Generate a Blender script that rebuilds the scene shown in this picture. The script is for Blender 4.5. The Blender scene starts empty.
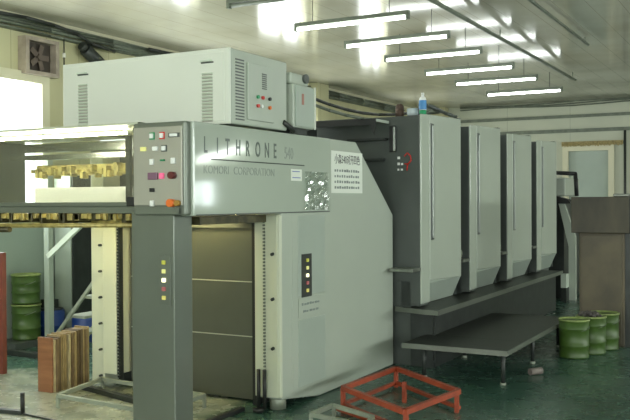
import bpy, bmesh, math, random
from mathutils import Vector, Matrix
random.seed(7)
S = bpy.context.scene
COL = S.collection
PI = math.pi

# ------------------------------------------------------------------ camera
F, YAW, PIT, ROLL, H = 866.0, .49974, .01077, .00498, 1.5
fw = Vector((-math.sin(YAW)*math.cos(PIT), math.cos(YAW)*math.cos(PIT), -math.sin(PIT)))
rt = Vector((math.cos(YAW), math.sin(YAW), 0)); dn = fw.cross(rt)
c_, s_ = math.cos(ROLL), math.sin(ROLL)
rt, dn = c_*rt + s_*dn, -s_*rt + c_*dn
cd = bpy.data.cameras.new('camera'); cam = bpy.data.objects.new('camera', cd); COL.objects.link(cam)
cd.sensor_width = 36; cd.lens = F/630*36; cd.clip_start = .05; cd.clip_end = 200
cam.matrix_world = Matrix(((rt.x, -dn.x, -fw.x, 0), (rt.y, -dn.y, -fw.y, 0), (rt.z, -dn.z, -fw.z, H), (0, 0, 0, 1)))
S.camera = cam
cd.dof.use_dof = False

# ------------------------------------------------------------------ world, daylight, exposure
S.view_settings.view_transform = 'Standard'; S.view_settings.look = 'None'
S.view_settings.gamma = 1; S.view_settings.exposure = 0.3
S.view_settings.use_curve_mapping = False
w = bpy.data.worlds.new('sky'); S.world = w; w.use_nodes = True
w.node_tree.nodes['Background'].inputs[0].default_value = (.86, .93, 1, 1)
w.node_tree.nodes['Background'].inputs[1].default_value = 2.2

def area(name, loc, rot, sx, sy, watts, col):
    d = bpy.data.lights.new(name, 'AREA'); d.shape = 'RECTANGLE'; d.size = sx; d.size_y = sy
    d.energy = watts; d.color = col
    o = bpy.data.objects.new(name, d); o.location = loc; o.rotation_euler = rot; COL.objects.link(o); return o
XL, XR, YB, YE, ZC = -7.2, 9.0, -5.0, 18.0, 3.5
WIN_L = [(4.6, 6.93), (7.75, 9.8), (11.3, 12.85), (14.9, 16.2)]      # y ranges of the left wall windows
WIN_B = [(-6.2, -3.8), (-2.6, -.2), (1.2, 3.6), (5., 7.4)]             # x ranges of windows behind the camera
WIN_E = [(6.4, 7.3)]
ADDED_WIN_R = [(-3., -.5), (1., 3.5), (5., 7.5), (9., 11.5), (13., 15.5)]          # y ranges of unseen right wall windows, added to light the +x faces
#                                       # x ranges, end wall, right hall
WZ0, WZ1 = 1.35, 2.83
for a, b in ADDED_WIN_R:
    area('added_daylight_right', (XR+.3, (a+b)/2, 2.09), (0, PI/2, 0), 1.46, b-a, 60*(b-a), (.97, 1, .97))  # unseen fill light through the added right wall windows
for a, b in WIN_L:
    area('daylight_left', (XL-.16, (a+b)/2, 2.09), (0, -PI/2, 0), 1.46, b-a, 42*(b-a), (.97, 1, .97))
for a, b in WIN_B:
    area('daylight_back', ((a+b)/2, YB-.35, 2.09), (PI/2, 0, 0), b-a, 1.46, 70*(b-a), (.97, 1, .96))
for a, b in WIN_E:
    area('daylight_end', ((a+b)/2, YE+.35, 1.7), (-PI/2, 0, 0), b-a, .7, 30*(b-a), (.9, 1, 1))

# ------------------------------------------------------------------ materials
def mat(name, col, rough=.5, metal=0., var=.0, scale=3., bump=0., bscale=40., col2=None, spec=.5, stretch=None, coat=0.):
    m = bpy.data.materials.new(name); m.use_nodes = True; nt = m.node_tree; b = nt.nodes['Principled BSDF']
    b.inputs['Base Color'].default_value = (*col, 1); b.inputs['Roughness'].default_value = rough
    b.inputs['Metallic'].default_value = metal; b.inputs['Specular IOR Level'].default_value = spec
    b.inputs['Coat Weight'].default_value = coat
    tc = nt.nodes.new('ShaderNodeNewGeometry')
    src = tc.outputs['Position']
    if stretch:
        mp = nt.nodes.new('ShaderNodeMapping'); mp.inputs['Scale'].default_value = stretch
        nt.links.new(src, mp.inputs['Vector']); src = mp.outputs['Vector']
    if var or col2:
        n = nt.nodes.new('ShaderNodeTexNoise'); n.inputs['Scale'].default_value = scale
        n.inputs['Detail'].default_value = 5; nt.links.new(src, n.inputs['Vector'])
        r = nt.nodes.new('ShaderNodeValToRGB'); nt.links.new(n.outputs['Fac'], r.inputs['Fac'])
        r.color_ramp.elements[0].position = .35; r.color_ramp.elements[1].position = .68
        c2 = col2 if col2 else tuple(max(0, c*(1-var)) for c in col)
        r.color_ramp.elements[0].color = (*c2, 1); r.color_ramp.elements[1].color = (*col, 1)
        nt.links.new(r.outputs['Color'], b.inputs['Base Color'])
    if bump:
        n = nt.nodes.new('ShaderNodeTexNoise'); n.inputs['Scale'].default_value = bscale; n.inputs['Detail'].default_value = 3
        nt.links.new(src, n.inputs['Vector'])
        bp = nt.nodes.new('ShaderNodeBump'); bp.inputs['Strength'].default_value = bump; bp.inputs['Distance'].default_value = .02
        nt.links.new(n.outputs['Fac'], bp.inputs['Height']); nt.links.new(bp.outputs['Normal'], b.inputs['Normal'])
    return m
def emit(name, col, st):
    m = mat(name, col); b = m.node_tree.nodes['Principled BSDF']
    b.inputs['Emission Color'].default_value = (*col, 1); b.inputs['Emission Strength'].default_value = st; return m
def glass(name, tint=(1, 1, 1), gl=.1, rough=.02):
    m = bpy.data.materials.new(name); m.use_nodes = True; nt = m.node_tree; nt.nodes.clear()
    o = nt.nodes.new('ShaderNodeOutputMaterial'); t = nt.nodes.new('ShaderNodeBsdfTransparent'); g = nt.nodes.new('ShaderNodeBsdfGlossy')
    t.inputs[0].default_value = (*tint, 1); g.inputs['Roughness'].default_value = rough
    lw = nt.nodes.new('ShaderNodeLayerWeight'); lw.inputs[0].default_value = .5
    f = nt.nodes.new('ShaderNodeMath'); f.operation = 'POWER'; nt.links.new(lw.outputs['Facing'], f.inputs[0]); f.inputs[1].default_value = 5
    a = nt.nodes.new('ShaderNodeMath'); a.operation = 'MULTIPLY_ADD'; a.inputs[1].default_value = .9; a.inputs[2].default_value = .03+gl; nt.links.new(f.outputs[0], a.inputs[0])
    x = nt.nodes.new('ShaderNodeMixShader'); nt.links.new(a.outputs[0], x.inputs[0]); nt.links.new(t.outputs[0], x.inputs[1]); nt.links.new(g.outputs[0], x.inputs[2])
    nt.links.new(x.outputs[0], o.inputs[0]); return m

PALE = mat('pale_green_grey_paint', (.45, .505, .425), .26, 0, .05, 1.5, .05, 2.5)
PALEB = mat('pale_bluish_paint', (.39, .455, .39), .3, 0, .05, 2)
CREAM = mat('cream_grey_paint', (.56, .6, .46), .35, 0, .05, 3)
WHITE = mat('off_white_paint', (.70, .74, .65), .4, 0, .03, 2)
WHITES = mat('off_white_shaded_door', (.6, .68, .57), .4, 0, .03, 2)  # slightly darker off-white for louvres, handles and handrail
STEEL = mat('grey_green_steel', (.17, .195, .16), .3, .35, .12, 2, .03, 4)
PANELM = mat('control_panel_grey', (.4, .4, .34), .4, .3, .05, 6)
CHROME = mat('brushed_chrome', (.55, .58, .54), .22, .95)
DARKP = mat('dark_grey_paint', (.085, .1, .09), .38, 0, .15, 3)
GRIP = mat('grip_steel', (.33, .36, .33), .35, .7)
DARK = mat('near_black', (.012, .014, .013), .5)
DARKM = mat('dark_machine', (.04, .048, .043), .45, .2, .3, 8)
CURT = mat('olive_steel_sheet', (.115, .125, .1), .3, .4, .15, 2, .1, 3)
YELLOWLIT = mat('oily_brass', (.6, .5, .17), .35, .3, .6, 14)  # yellow lamp light is put into this metal colour
OILYD = mat('oily_dark', (.1, .09, .04), .35, .4, .6, 14)
PLATE = mat('tread_plate', (.034, .04, .034), .42, .3, .25, 5, .15, 60)
JOINT = mat('bright_joint', (.42, .44, .36), .4)
EDGE = mat('tread_edge', (.2, .22, .185), .35, .5, .1, 5)
GREENP = mat('green_pail_paint', (.058, .118, .02), .4, 0, .25, 9)
BLUEP = mat('blue_drum', (.015, .05, .22), .4)
REDM = mat('red_oxide_paint', (.42, .075, .03), .45, 0, .35, 9)
LOWF = mat('pale_painted_tube', (.34, .38, .3), .45, .2, .25, 7)
RED = mat('red_button', (.6, .03, .02), .3)
ORANGE = mat('orange_button', (.75, .16, .02), .35)
GREENL = mat('green_button', (.02, .3, .12), .35)
WBTN = mat('white_button', (.85, .88, .85), .4)
BLACKP = mat('black_print', (.03, .035, .035), .6)
LETM = mat('letter_print', (.11, .14, .12), .5)
FAINT = mat('faint_grey_print', (.26, .3, .26), .5)
GREYPR = mat('grey_print', (.2, .24, .22), .5)
PAPER = mat('white_paper', (.78, .83, .74), .7)
SHEET = mat('white_paper_sheets', (.9, .9, .85), .7)
WOODF = mat('red_brown_board', (.34, .15, .07), .6, 0, .3, 5, 0, 1, None, .3, (1, 1, 6))
WOODS = [mat('board_edge_%s' % n, c, .65, 0, .35, 12, 0, 1, None, .3, (3, 3, 1)) for n, c in (('tan', (.36, .27, .13)), ('brown', (.22, .15, .08)), ('cream', (.5, .42, .24)), ('dark', (.14, .1, .055)))]
BROWNM = mat('stained_brown_metal', (.13, .108, .058), .5, 0, 0, 2.6, .05, 6, (.06, .052, .032))
BROWND = mat('stained_dark_metal', (.1, .088, .05), .55, 0, 0, 3, .05, 6, (.028, .026, .018), .5, (1, 1, .3))
CONDUIT = mat('grey_green_conduit', (.17, .2, .15), .5, 0, .3, 9)
CABLE = mat('black_cable', (.03, .035, .03), .5)
TUBEM = emit('fluorescent_tube_glow', (.95, 1, .97), 11)
HOODL = emit('hood_lamp_glow', (1, .95, .8), 65)
WARM = emit('warm_lamp_glow', (1, .84, .38), 26)
LIT = [emit('indicator_%s' % n, c, s) for n, c, s in (('olive', (.35, .36, .05), .5), ('yellow', (.55, .55, .2), .6), ('warm_white', (1, .95, .6), 1.5), ('dull_red', (.35, .1, .1), .3), ('amber', (.5, .45, .12), .5))]
HGLASS = glass('hood_acrylic', (.93, .95, .9), .07, .03)
WGLASS = glass('window_glass', (.98, .99, .98), .0)
FILM = glass('crumpled_film', (.9, .95, .92), .25, .12)

# ------------------------------------------------------------------ mesh helpers
def wloc(o):
    v = Vector((0, 0, 0))
    while o: v += o.location; o = o.parent
    return v
class MB:
    def __init__(s): s.bm = bmesh.new()
    def _merge(s, b, mtx=None):
        if mtx: bmesh.ops.transform(b, matrix=mtx, verts=b.verts)
        me = bpy.data.meshes.new('t'); b.to_mesh(me); b.free(); s.bm.from_mesh(me); bpy.data.meshes.remove(me); return s
    def box(s, x0, x1, y0, y1, z0, z1, bev=0, seg=2, mtx=None):
        b = bmesh.new(); bmesh.ops.create_cube(b, size=1)
        for v in b.verts: v.co = Vector(((x0+x1)/2 + v.co.x*(x1-x0), (y0+y1)/2 + v.co.y*(y1-y0), (z0+z1)/2 + v.co.z*(z1-z0)))
        if bev: bmesh.ops.bevel(b, geom=b.edges[:], offset=bev, segments=seg, affect='EDGES', profile=.5)
        return s._merge(b, mtx)
    def prism(s, pts, axis, a0, a1, bev=0, mtx=None):
        b = bmesh.new()
        def mk(p, a): return {'x': (a, p[0], p[1]), 'y': (p[0], a, p[1]), 'z': (p[0], p[1], a)}[axis]
        lo = [b.verts.new(mk(p, a0)) for p in pts]; hi = [b.verts.new(mk(p, a1)) for p in pts]
        b.faces.new(lo); b.faces.new(hi[::-1])
        for i in range(len(pts)):
            j = (i+1) % len(pts); b.faces.new((lo[i], hi[i], hi[j], lo[j]))
        bmesh.ops.recalc_face_normals(b, faces=b.faces)
        if bev: bmesh.ops.bevel(b, geom=b.edges[:], offset=bev, segments=2, affect='EDGES', profile=.5)
        return s._merge(b, mtx)
    def cyl(s, p0, p1, r, seg=12, r2=None):
        p0, p1 = Vector(p0), Vector(p1); d = p1-p0; b = bmesh.new()
        bmesh.ops.create_cone(b, cap_ends=True, segments=seg, radius1=r, radius2=r if r2 is None else r2, depth=d.length)
        for f in b.faces:
            if len(f.verts) == 4: f.smooth = True
        q = d.to_track_quat('Z', 'Y').to_matrix().to_4x4()
        return s._merge(b, Matrix.Translation((p0+p1)/2) @ q)
    def tube(s, pts, r, seg=8):
        for a, b_ in zip(pts, pts[1:]): s.cyl(a, b_, r, seg)
        for p in pts[1:-1]: s.ball(p, r, seg)
        return s
    def ball(s, p, r, seg=8):
        b = bmesh.new(); bmesh.ops.create_uvsphere(b, u_segments=seg, v_segments=max(4, seg//2), radius=r)
        for f in b.faces: f.smooth = True
        return s._merge(b, Matrix.Translation(p))
    def lathe(s, prof, c, seg=28):
        b = bmesh.new(); rings = []
        for r, z in prof: rings.append([b.verts.new((c[0]+r*math.cos(2*PI*k/seg), c[1]+r*math.sin(2*PI*k/seg), c[2]+z)) for k in range(seg)])
        for a, d in zip(rings, rings[1:]):
            for k in range(seg):
                f = b.faces.new((a[k], a[(k+1) % seg], d[(k+1) % seg], d[k])); f.smooth = True
        b.faces.new(rings[0][::-1]); b.faces.new(rings[-1])
        return s._merge(b)
    def bar(s, p0, p1, wd, ht):
        p0, p1 = Vector(p0), Vector(p1); d = (p1-p0); L = d.length
        b = bmesh.new(); bmesh.ops.create_cube(b, size=1)
        for v in b.verts: v.co = Vector((v.co.x*L, v.co.y*wd, v.co.z*ht))
        x = d.normalized(); up = Vector((0, 0, 1)) if abs(x.z) < .95 else Vector((0, 1, 0))
        y = up.cross(x).normalized(); z = x.cross(y)
        m = Matrix((x, y, z)).transposed().to_4x4()
        return s._merge(b, Matrix.Translation((p0+p1)/2) @ m)
    def build(s, name, m, parent=None, kind=None):
        me = bpy.data.meshes.new(name); bm = s.bm
        if parent is not None: off = wloc(parent)
        else:
            xs = [v.co for v in bm.verts]
            off = Vector(((min(v.x for v in xs)+max(v.x for v in xs))/2, (min(v.y for v in xs)+max(v.y for v in xs))/2, min(v.z for v in xs)))
        bmesh.ops.translate(bm, vec=-off, verts=bm.verts)
        bm.to_mesh(me); bm.free(); me.materials.append(m)
        o = bpy.data.objects.new(name, me); COL.objects.link(o)
        if parent is not None: o.parent = parent
        else: o.location = off
        if kind: o['kind'] = kind
        return o
def thing(name, label, cat, loc, group=None):
    o = bpy.data.objects.new(name, None); o.location = loc; o.empty_display_size = .1; COL.objects.link(o)
    return tag(o, label, cat, group)
def tag(o, label, cat, group=None, kind=None):
    o['label'] = label; o['category'] = cat
    if group: o['group'] = group
    if kind: o['kind'] = kind
    return o
def dup(root, loc, label=None):
    kids = {}
    def cp(o, par):
        c = o.copy(); COL.objects.link(c)
        if par is not None: c.parent = par
        for ch in o.children: cp(ch, c)
        return c
    r = cp(root, None); r.location = loc
    if label: r['label'] = label
    return r
def lettering(name, items, rot, m, parent):
    """items: (string, cap height, x scale, location); rot 'X' faces +x, 'Y' faces -y"""
    bm = bmesh.new()
    R = Matrix.Rotation(PI/2, 4, 'X')
    if rot == 'X': R = Matrix.Rotation(PI/2, 4, 'Z') @ R
    for st, h, xs, loc in items:
        cu = bpy.data.curves.new('t', 'FONT'); cu.body = st; cu.size = h/.7; cu.extrude = .0006; cu.resolution_u = 3; cu.offset = .0022 if h > .09 else 0
        ob = bpy.data.objects.new('t', cu); COL.objects.link(ob)
        dg = bpy.context.evaluated_depsgraph_get(); me = bpy.data.meshes.new_from_object(ob.evaluated_get(dg))
        me.transform(Matrix.Translation(loc) @ R @ Matrix.Diagonal((xs, 1, 1, 1)))
        bm.from_mesh(me); bpy.data.meshes.remove(me); bpy.data.objects.remove(ob); bpy.data.curves.remove(cu)
    x = MB(); x.bm.free(); x.bm = bm
    return x.build(name, m, parent)
def ticks(mb, face, a, u0, u1, z, h, n, seed=0):
    rnd = random.Random(seed); st = (u1-u0)/n
    for k in range(n):
        u = u0+k*st; wd = st*rnd.uniform(.45, .8); hh = h*rnd.uniform(.7, 1)
        if face == 'X': mb.box(a, a+.0015, u, u+wd, z, z+hh)
        else: mb.box(u, u+wd, a-.0015, a, z, z+hh)

# ------------------------------------------------------------------ setting
def floor_mat():
    m = bpy.data.materials.new('green_epoxy_floor'); m.use_nodes = True; nt = m.node_tree; b = nt.nodes['Principled BSDF']; L = nt.links.new
    g = nt.nodes.new('ShaderNodeNewGeometry')
    def noise(sc, det=6, rough=.6):
        n = nt.nodes.new('ShaderNodeTexNoise'); n.inputs['Scale'].default_value = sc; n.inputs['Detail'].default_value = det; n.inputs['Roughness'].default_value = rough
        L(g.outputs['Position'], n.inputs['Vector']); return n
    n1 = noise(1.1); r = nt.nodes.new('ShaderNodeValToRGB'); L(n1.outputs['Fac'], r.inputs['Fac'])
    e = r.color_ramp.elements; e[0].position = .3; e[0].color = (.03, .085, .06, 1); e[1].position = .75; e[1].color = (.085, .16, .12, 1)
    # worn, whitened floor in front of the delivery end
    sx = nt.nodes.new('ShaderNodeSeparateXYZ'); L(g.outputs['Position'], sx.inputs[0])
    n2 = noise(1.8, 5)
    a = nt.nodes.new('ShaderNodeMath'); a.operation = 'MULTIPLY_ADD'; L(n2.outputs['Fac'], a.inputs[0]); a.inputs[1].default_value = 1.1; a.inputs[2].default_value = -.55
    ax = nt.nodes.new('ShaderNodeMath'); ax.operation = 'ADD'; L(sx.outputs['X'], ax.inputs[0]); L(a.outputs[0], ax.inputs[1])
    mx = nt.nodes.new('ShaderNodeMapRange'); L(ax.outputs[0], mx.inputs['Value'])
    mx.inputs['From Min'].default_value = -3.35; mx.inputs['From Max'].default_value = -3.6
    ay = nt.nodes.new('ShaderNodeMath'); ay.operation = 'ADD'; L(sx.outputs['Y'], ay.inputs[0]); L(a.outputs[0], ay.inputs[1])
    my = nt.nodes.new('ShaderNodeMapRange'); L(ay.outputs[0], my.inputs['Value'])
    my.inputs['From Min'].default_value = 5.6; my.inputs['From Max'].default_value = 5.3
    mm = nt.nodes.new('ShaderNodeMath'); mm.operation = 'MULTIPLY'; L(mx.outputs[0], mm.inputs[0]); L(my.outputs[0], mm.inputs[1])
    n3 = noise(5, 8, .7); r3 = nt.nodes.new('ShaderNodeValToRGB'); L(n3.outputs['Fac'], r3.inputs['Fac'])
    r3.color_ramp.elements[0].position = .3; r3.color_ramp.elements[0].color = (.2, .24, .18, 1)
    r3.color_ramp.elements[1].position = .6; r3.color_ramp.elements[1].color = (.36, .39, .31, 1)
    mi = nt.nodes.new('ShaderNodeMix'); mi.data_type = 'RGBA'; L(mm.outputs[0], mi.inputs['Factor']); L(r.outputs['Color'], mi.inputs['A']); L(r3.outputs['Color'], mi.inputs['B'])
    L(mi.outputs['Result'], b.inputs['Base Color'])
    n4 = noise(4, 4); rr = nt.nodes.new('ShaderNodeMapRange'); L(n4.outputs['Fac'], rr.inputs['Value']); rr.inputs['To Min'].default_value = .12; rr.inputs['To Max'].default_value = .42
    L(rr.outputs[0], b.inputs['Roughness'])
    bp = nt.nodes.new('ShaderNodeBump'); bp.inputs['Strength'].default_value = .12; bp.inputs['Distance'].default_value = .02; n5 = noise(3, 3)
    L(n5.outputs['Fac'], bp.inputs['Height']); L(bp.outputs['Normal'], b.inputs['Normal'])
    return m
def panel_mat(name, c1, c2, axis, pitch, rough, joint=.03, bump=.0):
    """flat panels with a joint every `pitch` metres along an axis (0 x, 1 y)"""
    m = mat(name, c1, rough, 0, 0, .8, bump, 1.2, c2); nt = m.node_tree; b = nt.nodes['Principled BSDF']; L = nt.links.new
    g = nt.nodes.new('ShaderNodeNewGeometry'); sx = nt.nodes.new('ShaderNodeSeparateXYZ'); L(g.outputs['Position'], sx.inputs[0])
    q = nt.nodes.new('ShaderNodeMath'); q.operation = 'MULTIPLY'; q.inputs[1].default_value = 1/pitch; L(sx.outputs[axis], q.inputs[0])
    fr = nt.nodes.new('ShaderNodeMath'); fr.operation = 'FRACT'; L(q.outputs[0], fr.inputs[0])
    lt = nt.nodes.new('ShaderNodeMath'); lt.operation = 'LESS_THAN'; lt.inputs[1].default_value = joint; L(fr.outputs[0], lt.inputs[0])
    src = b.inputs['Base Color'].links[0].from_socket
    mi = nt.nodes.new('ShaderNodeMix'); mi.data_type = 'RGBA'; L(lt.outputs[0], mi.inputs['Factor']); L(src, mi.inputs['A'])
    mi.inputs['B'].default_value = (*[c*.72 for c in c2], 1); L(mi.outputs['Result'], b.inputs['Base Color'])
    return m
FLOORM = floor_mat()
CEILM = panel_mat('glossy_ceiling_panels', (.56, .55, .45), (.41, .40, .31), 0, .3, .13, .02, .06)
CEILM.node_tree.nodes['Principled BSDF'].inputs['Specular IOR Level'].default_value = .35
WALLM = panel_mat('yellowed_wall_panels', (.56, .55, .34), (.5, .48, .28), 1, .5, .4, .02)
WALLE = panel_mat('grey_cream_end_wall_panels', (.52, .54, .42), (.46, .49, .38), 0, 1.3, .5, .008)
MB().box(XL-.3, XR+.3, YB-.3, YE+.3, -.2, 0).build('floor', FLOORM, None, 'structure')
MB().box(XL-.3, XR+.3, YB-.3, YE+.3, ZC, ZC+.15).build('ceiling', CEILM, None, 'structure')
def wall_with_holes(name, axis, a0, a1, lo, hi, holes, z0, z1, m):
    mb = MB()
    def bx(u0, u1, za, zb):
        if axis == 'x': mb.box(a0, a1, u0, u1, za, zb)
        else: mb.box(u0, u1, a0, a1, za, zb)
    bx(lo, hi, 0, z0); bx(lo, hi, z1, ZC); cur = lo
    for a, b in holes: bx(cur, a, z0, z1); cur = b
    bx(cur, hi, z0, z1); return mb.build(name, m, None, 'structure')
wall_with_holes('wall_left', 'x', XL-.1, XL, YB-.2, YE+.2, WIN_L, WZ0, WZ1, WALLM)
wall_with_holes('wall_back', 'y', YB-.2, YB, XL, XR, WIN_B, WZ0, WZ1, WALLE)
EH = [(-3.97, -3.1)] + WIN_E
mb = MB()
mb.box(XL, -3.97, YE, YE+.2, 0, ZC).box(-3.97, -3.1, YE, YE+.2, 2.52, ZC).box(-3.97, -3.1, YE, YE+.2, 0, .5).box(-3.1, 3.4, YE, YE+.2, 0, ZC)
mb.box(3.4, XR, YE, YE+.2, 0, WZ0).box(3.4, XR, YE, YE+.2, 2.05, ZC).box(3.4, 6.4, YE, YE+.2, WZ0, 2.05).box(7.3, XR, YE, YE+.2, WZ0, 2.05)
mb.build('wall_end', WALLE, None, 'structure')
wall_with_holes('wall_right', 'x', XR, XR+.1, YB-.2, YE+.2, ADDED_WIN_R, WZ0, WZ1, WALLE)
FRAMEM = mat('cream_window_frame', (.66, .64, .46), .4)
def window(n, axis, at, a, b, z0=WZ0, z1=WZ1, mull=1, sgn=1, gm=None):
    mb = MB(); t = .05
    def bx(mb, u0, u1, za, zb, d0=-.04, d1=.05):
        p, q = at+min(sgn*d0, sgn*d1), at+max(sgn*d0, sgn*d1)
        if axis == 'x': mb.box(p, q, u0, u1, za, zb)
        else: mb.box(u0, u1, p, q, za, zb)
    bx(mb, a-.07, a+.04, z0-.07, z1+.07); bx(mb, b-.04, b+.07, z0-.07, z1+.07); bx(mb, a+.04, b-.04, z1-.04, z1+.07); bx(mb, a+.04, b-.04, z0-.07, z0+.04)
    for k in range(mull):
        u = a+(b-a)*(k+1)/(mull+1); bx(mb, u-.025, u+.025, z0+.04, z1-.04, -.03, .02)
    o = mb.build('window_%d' % n, FRAMEM, None, 'structure')
    g = MB(); bx(g, a, b, z0, z1, -.06, -.055); g.build('window_pane', gm or WGLASS, o)
    return o
n = 1
for a, b in WIN_L: window(n, 'x', XL, a, b, mull=2 if b-a > 1.8 else 1); n += 1
for a, b in WIN_B: window(n, 'y', YB, a, b, mull=2); n += 1
for a, b in WIN_E: window(n, 'y', YE, a, b, WZ0, 2.05, mull=1, sgn=-1); n += 1
for a, b in ADDED_WIN_R: window(n, 'x', XR, a, b, mull=2, sgn=-1); n += 1
PANE = mat('grey_teal_dull_glass', (.42, .5, .43), .25, 0, .1, 1.5)
o = window(n, 'y', YE, -3.97, -3.1, .5, 2.52, 0, -1, PANE)
# cover strips and pipes of the end wall
MB().box(-6.4, XR, YE-.05, YE-.001, 3.16, 3.22).build('trim_1', CONDUIT, None, 'structure')
MB().box(-6.4, XR, YE-.05, YE-.001, 2.86, 2.93).build('trim_2', CONDUIT, None, 'structure')
MB().box(XL+.001, XL+.012, YB, 12.89, 0, 1.24).build('trim_6', mat('grey_teal_dado', (.33, .4, .35), .4, 0, .15, 1), None, 'structure')
MB().box(XL+.001, XL+.05, YB, YE-.1, ZC-.06, ZC-.001).build('trim_3', FRAMEM, None, 'structure')
MB().box(XL+.001, XL+.22, 12.9, 13.3, 0, ZC-.002).build('trim_4', WALLM, None, 'structure')
MB().box(-7.15, -7.1+.6, YE-.25, YE-.001, 0, ZC-.002).build('trim_5', WALLM, None, 'structure')

# pipes and cables on walls and ceiling
mb = MB(); rnd = random.Random(3)
for k in range(5):
    z = 3.34+.025*k; x = XL+.05+.012*(k % 3)
    mb.tube([(x+rnd.uniform(0, .02), y, z+rnd.uniform(-.012, .012)) for y in range(0, 18, 1)], .014, 6)
mb.box(XL+.002, XL+.05, 0, 17, 3.32, 3.335)
tag(mb.build('cable_bundle', CONDUIT), 'long grey-green cable bundle running along the top of the left wall', 'cable')
mb = MB()
mb.tube([(XL+.11, 6.2, 3.44), (XL+.12, 6.6, 3.455), (XL+.13, 7.0, 3.44), (XL+.13, 7.35, 3.4), (XL+.12, 7.6, 3.33), (XL+.1, 8, 3.3)], .02, 6)
tag(mb.build('hanging_cable', CABLE), 'thick black cable looping over the cable bundle above the exhaust fan', 'cable')
mb = MB()
mb.tube([(XL+.13, 8.6, 3.42), (XL+.13, 9.2, 3.43), (XL+.13, 9.8, 3.36), (XL+.12, 10.3, 3.28)], .022, 6)
tag(mb.build('hanging_cable', CABLE), 'second black cable looping behind the top edge of the white cabinet', 'cable')
mb = MB().cyl((XL+.07, 7.2, 3.33), (XL+.07, 7.2, 2.6), .008, 6)
hw = thing('pendant_bulb', 'thin cord hanging down the left wall beside the exhaust fan', 'cord', (XL+.07, 7.2, 2.6))
mb.build('cord', CABLE, hw); MB().cyl((XL+.07, 7.2, 3.12), (XL+.07, 7.2, 3.17), .018, 8).build('bulb', SHEET, hw)  # plain cord with a small white piece on it, no lamp
hw2 = MB().cyl((XL+.07, 9.15, 3.33), (XL+.07, 9.15, 2.3), .012, 6)
tag(hw2.build('conduit_pipe', CABLE), 'dark vertical conduit dropping from the cable bundle above the white cabinet', 'pipe')
mb = MB(); rnd = random.Random(5)
for k in range(3):
    mb.tube([(x*1.0, YE-.08-.02*(k % 2), 3.42+.03*k+.02*math.sin(x*2+k)) for x in [-6.2+.6*i for i in range(25)]], .013, 6)
tag(mb.build('cable_bundle', CONDUIT), 'wavy grey cable bundle along the top of the far end wall', 'cable')
tag(MB().cyl((-2.97, 6.6, 3.4), (-2.97, 14.1, 3.4), .022, 10).cyl((-2.97, 7, 3.4), (-2.97, 7, 3.5), .006, 6).cyl((-2.97, 10, 3.4), (-2.97, 10, 3.5), .006, 6).cyl((-2.97, 13.9, 3.4), (-2.97, 13.9, 3.5), .006, 6).build('ceiling_pipe', CONDUIT), 'long thin grey pipe under the ceiling passing over the ends of the light tubes', 'pipe')
tag(MB().cyl((-2.2, 6.6, 3.44), (-2.2, 11.2, 3.44), .018, 10).cyl((-2.2, 7, 3.44), (-2.2, 7, 3.5), .006, 6).cyl((-2.2, 11, 3.44), (-2.2, 11, 3.5), .006, 6).build('ceiling_pipe', CONDUIT), 'short thin pipe under the ceiling at the top right, beside the longer one', 'pipe')
tag(MB().cyl((-2.82, YE-.06, 0), (-2.82, YE-.06, 2.86), .025, 10).build('wall_pipe', CABLE), 'dark vertical pipe on the end wall right of the grey-teal window', 'pipe')
mb = MB().box(-4.05, -2.85, YE-.06, YE-.002, 2.60, 2.66)
vr = thing('window_valance', 'yellow-brown fringed strip above the grey-teal window on the end wall', 'valance', (-3.45, YE-.03, 2.6))
mb.build('rail', CONDUIT, vr)
fr = MB(); rnd = random.Random(9)
for k in range(60):
    x = -4.05+k*.02; fr.box(x, x+.014, YE-.075, YE-.061, 2.6-rnd.uniform(.01, .04), 2.67)
fr.build('fringe', mat('yellow_brown_fringe', (.5, .4, .16), .7, 0, .5, 30), vr)

# exhaust fan opening and small device on the left wall
ef = thing('exhaust_fan', 'square exhaust fan in a pale frame above the bright left window', 'fan', (XL, 6.84, 2.88))
mb = MB().box(XL, XL+.12, 6.6, 6.65, 2.87, 3.27).box(XL, XL+.12, 7.03, 7.08, 2.87, 3.27).box(XL, XL+.12, 6.65, 7.03, 2.87, 2.91).box(XL, XL+.12, 6.65, 7.03, 3.23, 3.27)
mb.build('frame', mat('worn_fan_frame', (.42, .36, .29), .5, 0, .3, 9), ef)
MB().box(XL+.002, XL+.03, 6.65, 7.03, 2.91, 3.23).build('dark_opening', mat('brown_dark_mesh', (.05, .04, .03), .6), ef)
mb = MB()
for k in range(5):
    a = k*2*PI/5; mb.bar((XL+.06, 6.84, 3.07), (XL+.06, 6.84+.14*math.cos(a), 3.07+.14*math.sin(a)), .008, .06)
mb.cyl((XL+.04, 6.84, 3.07), (XL+.08, 6.84, 3.07), .03, 10); mb.build('blades', mat('brown_blade', (.12, .09, .07), .5), ef)
dv = thing('wall_motor', 'small dark tilted motor on the left wall above the white cabinet corner', 'motor', (XL+.1, 7.65, 3.0))
MB().cyl((XL+.1, 7.5, 3.26), (XL+.1, 7.78, 3.1), .075, 12).build('motor_body', DARKM, dv)
MB().cyl((XL+.1, 7.44, 3.29), (XL+.1, 7.5, 3.26), .05, 12).build('end_cap', CABLE, dv)
MB().box(XL, XL+.05, 7.42, 7.9, 2.9, 3.05).build('bracket', SHEET, dv)

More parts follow.
